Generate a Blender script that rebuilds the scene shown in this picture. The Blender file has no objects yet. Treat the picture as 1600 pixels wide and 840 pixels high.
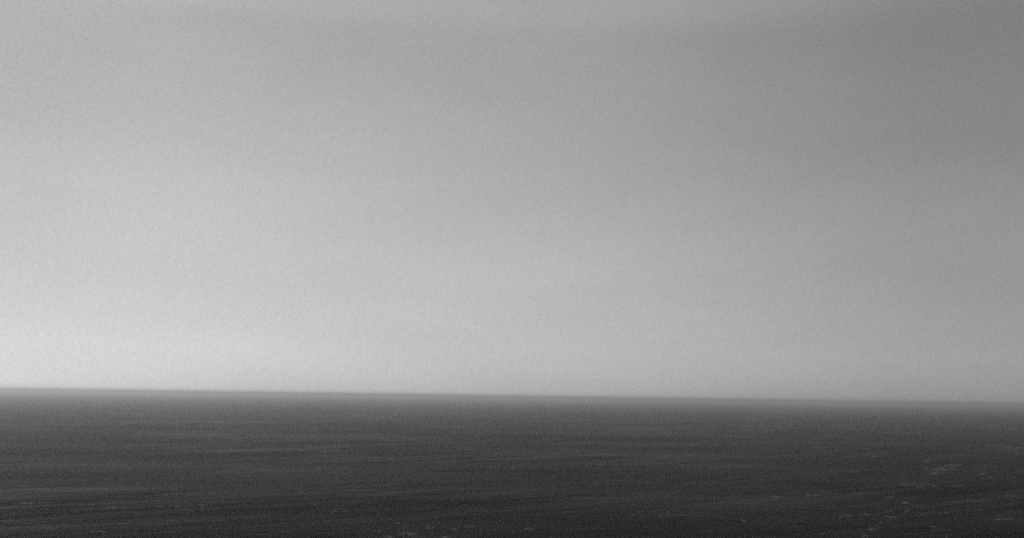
import bpy, math, random
import numpy as np

# ------------------------------------------------------------------ camera
R = math.radians
CAM_H = 60.0                       # a cliff top above the sea
HFOV = R(50)
PITCH = R(6.60)
ROLL = R(-0.85)
FPX = 800 / math.tan(HFOV / 2)     # focal length in pixels of a 1600 px wide frame
scene = bpy.context.scene
cam_d = bpy.data.cameras.new('camera')
cam = bpy.data.objects.new('camera', cam_d)
scene.collection.objects.link(cam)
cam_d.sensor_width = 36
cam_d.angle = HFOV
cam_d.clip_start = 0.5
cam_d.clip_end = 200000
from mathutils import Matrix, Vector
cam.matrix_world = (Matrix.Translation((0, 0, CAM_H)) @ Matrix.Rotation(math.pi / 2 + PITCH, 4, 'X')
                    @ Matrix.Rotation(-ROLL, 4, 'Z'))
scene.camera = cam
scene.render.resolution_x, scene.render.resolution_y = 1024, 537

# ------------------------------------------------------------------ light
SUN_EL = R(24)
SUN_AZ = R(73)                     # to the left of the view, outside the frame
SKY = 0.10
SUN = 1.5
EXPOSURE = 0.0
DECK = 2.07

w = bpy.data.worlds.new('World')
scene.world = w
w.use_nodes = True
nt = w.node_tree
nt.nodes.clear()


def N(tree, kind, **kw):
    n = tree.nodes.new(kind)
    for k, v in kw.items():
        if k in n.inputs.keys():
            n.inputs[k].default_value = v
        else:
            setattr(n, k, v)
    return n


def math_(tree, op, a, b=None, c=None):
    n = tree.nodes.new('ShaderNodeMath')
    n.operation = op
    for i, v in enumerate((a, b, c)):
        if v is None:
            continue
        if isinstance(v, (int, float)):
            n.inputs[i].default_value = v
        else:
            tree.links.new(v, n.inputs[i])
    return n.outputs[0]


def maprange(tree, v, a, b, c, d, smooth=True):
    n = tree.nodes.new('ShaderNodeMapRange')
    if smooth:
        n.interpolation_type = 'SMOOTHSTEP'
    tree.links.new(v, n.inputs[0])
    for i, x in enumerate((a, b, c, d)):
        n.inputs[i + 1].default_value = x
    return n.outputs[0]


sky = N(nt, 'ShaderNodeTexSky', sky_type='NISHITA')
sky.sun_disc = False
sky.sun_elevation = SUN_EL
sky.sun_rotation = -SUN_AZ
sky.air_density = 1.0
sky.dust_density = 1.0
sky.ozone_density = 1.0
sky.altitude = 30
bw = N(nt, 'ShaderNodeRGBToBW')
nt.links.new(sky.outputs[0], bw.inputs[0])
bg = N(nt, 'ShaderNodeBackground')
bg.inputs['Strength'].default_value = SKY
out = N(nt, 'ShaderNodeOutputWorld')

# an even cloud deck in front of that sky: it lets through more or less light by direction
tc = N(nt, 'ShaderNodeTexCoord')
sep = N(nt, 'ShaderNodeSeparateXYZ')
nt.links.new(tc.outputs['Generated'], sep.inputs[0])
az = math_(nt, 'ARCTAN2', sep.outputs['X'], sep.outputs['Y'])      # 0 straight ahead, + to the right
el = math_(nt, 'ARCSINE', sep.outputs['Z'])


def curve(tree, v, lo, hi, pts):
    x = maprange(tree, v, lo, hi, 0, 1, smooth=False)
    n = tree.nodes.new('ShaderNodeFloatCurve')
    c = n.mapping.curves[0]
    P = [((a - lo) / (hi - lo), b) for a, b in pts]
    c.points[0].location = P[0]
    c.points[1].location = P[-1]
    for q in P[1:-1]:
        c.points.new(*q)
    n.mapping.update()
    tree.links.new(x, n.inputs['Value'])
    return n.outputs[0]


D = R(1)
deck_el = curve(nt, el, -2 * D, 90 * D, [(-2 * D, 0.85), (0, 0.85), (0.5 * D, 0.76), (1.2 * D, 0.665), (2.2 * D, 0.605), (4 * D, 0.56), (7.5 * D, 0.595), (14 * D, 0.66), (18.3 * D, 0.71),
                                         (20.6 * D, 0.83), (30 * D, 0.78), (45 * D, 0.6), (90 * D, 0.5)])
deck_az = curve(nt, az, -180 * D, 180 * D, [(-180 * D, 0.5), (-60 * D, 0.52), (-25 * D, 0.765), (-12.5 * D, 0.89), (0, 0.90), (12.5 * D, 0.81),
                                            (25 * D, 0.65), (50 * D, 0.55), (180 * D, 0.5)])


def deck_noise(scale, stretch, detail, lo, hi):
    mp = N(nt, 'ShaderNodeMapping')
    mp.inputs['Scale'].default_value = (1, 1, stretch)
    nt.links.new(tc.outputs['Generated'], mp.inputs['Vector'])
    n = N(nt, 'ShaderNodeTexNoise')
    n.inputs['Scale'].default_value = scale
    n.inputs['Detail'].default_value = detail
    nt.links.new(mp.outputs[0], n.inputs['Vector'])
    return maprange(nt, n.outputs['Fac'], 0.3, 0.7, lo, hi, smooth=False)


v = math_(nt, 'MULTIPLY', math_(nt, 'MULTIPLY', deck_el, deck_az), DECK)
v = math_(nt, 'MULTIPLY', v, deck_noise(3.5, 3.5, 3, 0.955, 1.045))       # broad soft cloud folds
v = math_(nt, 'MULTIPLY', v, deck_noise(560, 1.0, 2, 0.93, 1.07))       # fine mottling
mul = N(nt, 'ShaderNodeVectorMath', operation='SCALE')
nt.links.new(bw.outputs[0], mul.inputs[0])
nt.links.new(v, mul.inputs['Scale'])
warm = N(nt, 'ShaderNodeVectorMath', operation='MULTIPLY')
warm.inputs[1].default_value = (1.0, 0.996, 0.990)                        # the toned print is a touch warm
nt.links.new(mul.outputs[0], warm.inputs[0])
nt.links.new(warm.outputs[0], bg.inputs['Color'])
nt.links.new(bg.outputs[0], out.inputs['Surface'])

sun_d = bpy.data.lights.new('sun', 'SUN')
sun_d.energy = SUN
sun_d.angle = R(14)
sun_d.color = (1.0, 0.985, 0.97)
sun = bpy.data.objects.new('sun', sun_d)
scene.collection.objects.link(sun)
sdir = Vector((-math.sin(SUN_AZ) * math.cos(SUN_EL), math.cos(SUN_AZ) * math.cos(SUN_EL), math.sin(SUN_EL)))
sun.rotation_euler = sdir.to_track_quat('Z', 'Y').to_euler()
sun.location = (0, 0, 60)

scene.view_settings.view_transform = 'Standard'
scene.view_settings.look = 'None'
scene.view_settings.gamma = 1
scene.view_settings.use_curve_mapping = False
scene.view_settings.exposure = EXPOSURE
scene.cycles.volume_max_steps = 64
scene.cycles.volume_bounces = 2
scene.cycles.max_bounces = 6
scene.render.dither_intensity = 2.0
scene.cycles.use_denoising = False

# ------------------------------------------------------------------ the sea
EARTH = 2.2e7                        # the sea is all but flat over the distance the haze lets through
rng = np.random.default_rng(7)
NW = 90
lam = np.exp(rng.uniform(math.log(3.5), math.log(70), NW))
wdir = R(100) + rng.normal(0, 0.42, NW)          # they run in roughly towards the camera, a little from the left
kx = 2 * math.pi / lam * np.cos(wdir)
ky = 2 * math.pi / lam * np.sin(wdir)
amp = 0.0032 * lam ** 0.62
ph = rng.uniform(0, 2 * math.pi, NW)


def wave_z(x, y, step):
    z = np.zeros_like(x)
    for i in range(NW):
        fade = np.clip((lam[i] / step - 2.5) / 3, 0, 1)
        if fade.max() <= 0:
            continue
        z += fade * amp[i] * np.sin(kx[i] * x + ky[i] * y + ph[i])
    return z - (x * x + y * y) / (2 * EARTH)


def build_water():
    radii = [0.0, 20, 40, 60, 80, 100, 120]
    r = 130.0
    while r < 38000:
        radii.append(r)
        r *= 1.0042
    radii += [38000.0]
    rr = np.array(radii[1:])
    ang = np.concatenate([np.linspace(-35, 35, 901), np.linspace(35, 325, 146)[1:-1]])
    A = np.radians(ang)
    nr, na = len(rr), len(A)
    RR, AA = np.meshgrid(rr, A, indexing='ij')
    X = RR * np.sin(AA)
    Y = RR * np.cos(AA)
    step = np.maximum(RR * 0.0042, RR * np.where(np.abs(np.degrees(AA)) > 35.2, 0.035, 0.0014))
    Z = wave_z(X, Y, step)
    co = np.stack([X, Y, Z], -1).reshape(-1, 3)
    co = np.vstack([co, [[0, 0, 0]]]).astype(np.float32)
    c = nr * na
    i = np.arange(nr - 1)[:, None] * na
    j = np.arange(na)[None, :]
    j2 = (j + 1) % na
    quads = np.stack([i + j, i + j2, i + na + j2, i + na + j], -1).reshape(-1, 4)[:, ::-1]
    jj = np.arange(na)
    tris = np.stack([np.full(na, c), (jj + 1) % na, jj], -1)
    me = bpy.data.meshes.new('water')
    me.vertices.add(len(co))
    me.vertices.foreach_set('co', co.ravel())
    loops = np.concatenate([quads.ravel(), tris.ravel()]).astype(np.int32)
    me.loops.add(len(loops))
    me.loops.foreach_set('vertex_index', loops)
    starts = np.concatenate([np.arange(len(quads)) * 4, len(quads) * 4 + np.arange(na) * 3]).astype(np.int32)
    me.polygons.add(len(starts))
    me.polygons.foreach_set('loop_start', starts)
    me.update(calc_edges=True)
    me.polygons.foreach_set('use_smooth', np.ones(len(starts), dtype=bool))
    if me.polygons[0].normal.z < 0:
        me.flip_normals()
    o = bpy.data.objects.new('water', me)
    scene.collection.objects.link(o)
    o['kind'] = 'structure'
    o['label'] = 'dark grey open sea with low swell and faint wind streaks'
    return o


SPEC = (0.0055, 0.001)


def water_material():
    m = bpy.data.materials.new('sea_water')
    m.use_nodes = True
    t = m.node_tree
    t.nodes.clear()
    o = N(t, 'ShaderNodeOutputMaterial')
    p = N(t, 'ShaderNodeBsdfPrincipled')
    t.links.new(p.outputs[0], o.inputs['Surface'])
    geo = N(t, 'ShaderNodeNewGeometry')

    def noise(angle, along, across, detail=4, rough=0.55, seed=0.0):
        """noise whose features measure along x across metres, the long way turned by angle from +X"""
        mp = N(t, 'ShaderNodeMapping', vector_type='TEXTURE')
        mp.inputs['Rotation'].default_value = (0, 0, R(angle))
        mp.inputs['Scale'].default_value = (along, across, 50)
        mp.inputs['Location'].default_value = (seed * 17, seed * 31, 0)
        t.links.new(geo.outputs['Position'], mp.inputs['Vector'])
        n = N(t, 'ShaderNodeTexNoise')
        n.inputs['Scale'].default_value = 1.0
        n.inputs['Detail'].default_value = detail
        n.inputs['Roughness'].default_value = rough
        t.links.new(mp.outputs[0], n.inputs['Vector'])
        return n.outputs['Fac']

    # wind bands: long narrow lanes of rougher and smoother water
    lanes = noise(52, 1500, 150, 5, 0.6)
    lanes2 = noise(40, 260, 24, 4, 0.6, 3)
    gusts = noise(15, 420, 260, 4, 0.6, 5)            # gusty patches where the fine lanes break up
    keep = maprange(t, noise(-20, 500, 300, 3, 0.55, 8), 0.42, 0.62, 0.15, 1.0)
    lanes2 = math_(t, 'ADD', 0.5, math_(t, 'MULTIPLY', math_(t, 'SUBTRACT', lanes2, 0.5), keep))
    mix = math_(t, 'ADD', math_(t, 'MULTIPLY', lanes, 0.15), math_(t, 'ADD', math_(t, 'MULTIPLY', lanes2, 0.6),
                                                                   math_(t, 'MULTIPLY', gusts, 0.25)))
    rough = maprange(t, mix, 0.40, 0.60, 0.27, 0.52)
    spec = maprange(t, mix, 0.36, 0.64, SPEC[0], SPEC[1])
    t.links.new(rough, p.inputs['Roughness'])
    t.links.new(spec, p.inputs['Specular IOR Level'])
    p.inputs['Base Color'].default_value = (0.008, 0.008, 0.008, 1)
    p.inputs['IOR'].default_value = 1.333
    # wavelets too small for the mesh
    h = math_(t, 'ADD', noise(10, 3.0, 1.6, 5, 0.65), math_(t, 'MULTIPLY', noise(-6, 14, 6, 3, 0.5, 1), 3.0))
    b = N(t, 'ShaderNodeBump')
    b.inputs['Strength'].default_value = 1.0
    b.inputs['Distance'].default_value = 0.8
    t.links.new(h, b.inputs['Height'])
    t.links.new(b.outputs[0], p.inputs['Normal'])
    return m


water = build_water()
water.data.materials.append(water_material())

# ------------------------------------------------------------------ haze
HAZE = 1.4e-4


def build_haze():
    L, top, bot = 38000.0, CAM_H + 8, -35.0
    me = bpy.data.meshes.new('haze')
    v = [(x, y, z) for z in (bot, top) for x, y in ((-L, -L), (L, -L), (L, L), (-L, L))]
    f = [(3, 2, 1, 0), (4, 5, 6, 7), (0, 1, 5, 4), (1, 2, 6, 5), (2, 3, 7, 6), (3, 0, 4, 7)]
    me.from_pydata(v, [], f)
    o = bpy.data.objects.new('haze', me)
    scene.collection.objects.link(o)
    o['kind'] = 'stuff'
    o['label'] = 'pale even sea haze softening the horizon'
    m = bpy.data.materials.new('sea_haze')
    m.use_nodes = True
    t = m.node_tree
    t.nodes.clear()
    out = N(t, 'ShaderNodeOutputMaterial')
    pv = N(t, 'ShaderNodeVolumePrincipled')
    pv.inputs['Color'].default_value = (1, 1, 1, 1)
    pv.inputs['Density'].default_value = HAZE
    pv.inputs['Anisotropy'].default_value = 0.6
    t.links.new(pv.outputs[0], out.inputs['Volume'])
    me.materials.append(m)
    return o


build_haze()


# ------------------------------------------------------------------ foam
rf = random.Random(11)
CF = cam.matrix_world.copy()


def sea_point(px, py):
    """where the line of sight through a pixel of the photograph meets the sea"""
    d = (CF.to_3x3() @ Vector(((px - 800) / FPX, (420 - py) / FPX, -1))).normalized()
    t = CAM_H / -d.z
    for _ in range(4):
        x, y = d.x * t, d.y * t
        t = (CAM_H + (x * x + y * y) / (2 * EARTH)) / -d.z
    return d.x * t, d.y * t


# centre, width and height of each broken patch of foam in the photograph, and how thick it lies
FOAM = [
    (1450, 719.5, 14, 1, 1.4), (1488, 726, 27, 3, 1.7), (1460, 739, 30, 2, 1.8), (1476, 732, 50, 4, 1.0), (1535, 740, 9, 1.5, 2.5),
    (1548, 744, 7, 1.5, 1.3), (1576, 746, 34, 1.5, .9), (1582, 699, 38, 2, 2.2), (1586, 703, 10, 1, 1.1), (1493, 758, 14, 3, .8),
    (1390, 776, 12, 2, 1.3), (1418, 785, 14, 4, .9), (1386, 798, 12, 2, .9), (1392, 807, 16, 4, 1.1), (1580, 773, 13, 3, 1.3),
    (1569, 810, 36, 2.5, 1.3), (1366, 825, 14, 5, .8), (1353, 836, 10, 4, 1), (1459, 823, 8, 3, 1), (1368, 712, 14, 3, .9),
    (1386, 734, 9, 1.5, .9), (1213, 776, 16, 3, 1.3), (1269, 772, 22, 3, 1), (1345, 770, 10, 2, .9), (1161, 813, 8, 3, 1),
    (623, 817, 8, 3, 1), (670, 825, 9, 3, 1.2), (693, 837, 12, 3, 1.2), (607, 837, 10, 3, 1.3), (713, 827, 12, 3, 1),
    (735, 823, 12, 2, .8), (590, 829, 10, 3, .8), (640, 832, 30, 6, .6), (825, 826, 16, 4, .7), (923, 778, 5, 1, 1.2),
    (1000, 772, 5, 1.5, 1.2), (380, 732, 36, 2, 1), (387, 770, 10, 1.5, 1.1), (48, 785, 56, 3, .8), (35, 785, 12, 3, 1.2),
    (180, 793, 44, 2, 1), (317, 788, 14, 2, 1), (275, 791, 80, 3, .5), (390, 727, 60, 3, .5), (520, 705, 40, 2, .9),
    (600, 715, 60, 4, .6), (690, 722, 16, 2, .9), (780, 730, 50, 4, .5), (260, 772, 20, 2, .7), (470, 768, 20, 2, .7),
    (150, 830, 20, 2, .8), (160, 831, 8, 1.5, 1.2), (30, 824, 6, 2, 1), (1310, 679, 70, 1.5, .7), (1150, 682, 90, 1.5, .6),
    (1390, 687, 14, 2, 1), (1340, 668, 60, 1.5, .6), (1285, 698, 60, 2, .7), (1070, 726, 16, 1.5, 1), (1440, 664, 50, 1.5, .5),
    (1060, 694, 120, 2, .4), (860, 686, 40, 1.5, .6), (640, 707, 20, 1.5, .8), (1430, 758, 60, 6, .5), (1440, 795, 80, 10, .15),
    (1350, 805, 90, 12, .1), (1535, 727, 60, 4, .5), (530, 797, 40, 8, .3), (1040, 800, 60, 10, .25), (1290, 830, 40, 5, .25),
]


def build_foam():
    """low, ragged rafts of bubbles a few centimetres high, afloat on the waves"""
    V, F = [], []

    def fleck(x, y, L, Wd, turn):
        n = 9
        cs, sn = math.cos(turn), math.sin(turn)
        base = len(V)
        ring = []
        for k in range(n):
            a = 2 * math.pi * k / n
            r = rf.uniform(0.6, 1.15)
            lx, ly = L / 2 * r * math.cos(a), Wd / 2 * r * math.sin(a)
            ring.append((x + lx * cs - ly * sn, y + lx * sn + ly * cs, lx, ly))
        for k, (gx, gy, _, _) in enumerate(ring):
            V.append((gx, gy, -0.06))
        for k, (gx, gy, lx, ly) in enumerate(ring):
            V.append((x + (gx - x) * 0.6, y + (gy - y) * 0.6, rf.uniform(0.05, 0.10) + 0.02 * L ** 0.5))
        V.append((x, y, 0.08 + 0.03 * L ** 0.5))
        for k in range(n):
            k2 = (k + 1) % n
            F.append((base + k, base + k2, base + n + k2, base + n + k))
            F.append((base + n + k, base + n + k2, base + 2 * n))

    for px, py, pw, phh, dens in FOAM:
        area = pw * max(phh, 1.5)
        for _ in range(int(area * dens * FOAM_N) + 2):
            u = px + rf.gauss(0, 0.32) * pw
            v = py + rf.gauss(0, 0.32) * phh + (u - px) * 0.0
            if v > 860:
                continue
            x, y = sea_point(u, v)
            s_ = y / 700
            fleck(x, y, rf.uniform(0.5, 2.2) * s_ * rf.choice((1, 1.5, 2.6)), rf.uniform(0.22, 0.65) * s_, rf.gauss(0.1, 0.25))
    # stray flecks thinly over the near water
    for _ in range(900):
        u, v = rf.uniform(-150, 1750), 860 - 190 * rf.random() ** 1.3
        x, y = sea_point(u, v)
        s_ = y / 700
        fleck(x, y, rf.uniform(0.4, 1.6) * s_, rf.uniform(0.25, 0.7) * s_, rf.gauss(0.1, 0.3))
    co = np.array(V)
    st = np.full(len(co), 3.0)
    st = np.maximum(np.hypot(co[:, 0], co[:, 1]) * 0.0042, 0.5)
    co[:, 2] += wave_z(co[:, 0], co[:, 1], st)
    me = bpy.data.meshes.new('sea_foam')
    me.from_pydata(co.tolist(), [], F)
    o = bpy.data.objects.new('sea_foam', me)
    scene.collection.objects.link(o)
    o['kind'] = 'stuff'
    o['label'] = 'thin broken flecks and streaks of pale foam on the dark sea'
    m = bpy.data.materials.new('foam')
    m.use_nodes = True
    t = m.node_tree
    p = t.nodes['Principled BSDF']
    tcf = N(t, 'ShaderNodeNewGeometry')
    n = N(t, 'ShaderNodeTexNoise')
    n.inputs['Scale'].default_value = 1.7
    n.inputs['Detail'].default_value = 5
    t.links.new(tcf.outputs['Position'], n.inputs['Vector'])
    val = maprange(t, n.outputs['Fac'], 0.35, 0.65, 0.25, 0.52)
    t.links.new(val, p.inputs['Base Color'])
    p.inputs['Roughness'].default_value = 0.9
    p.inputs['Specular IOR Level'].default_value = 0.1
    me.materials.append(m)


FOAM_N = 0.38
build_foam()
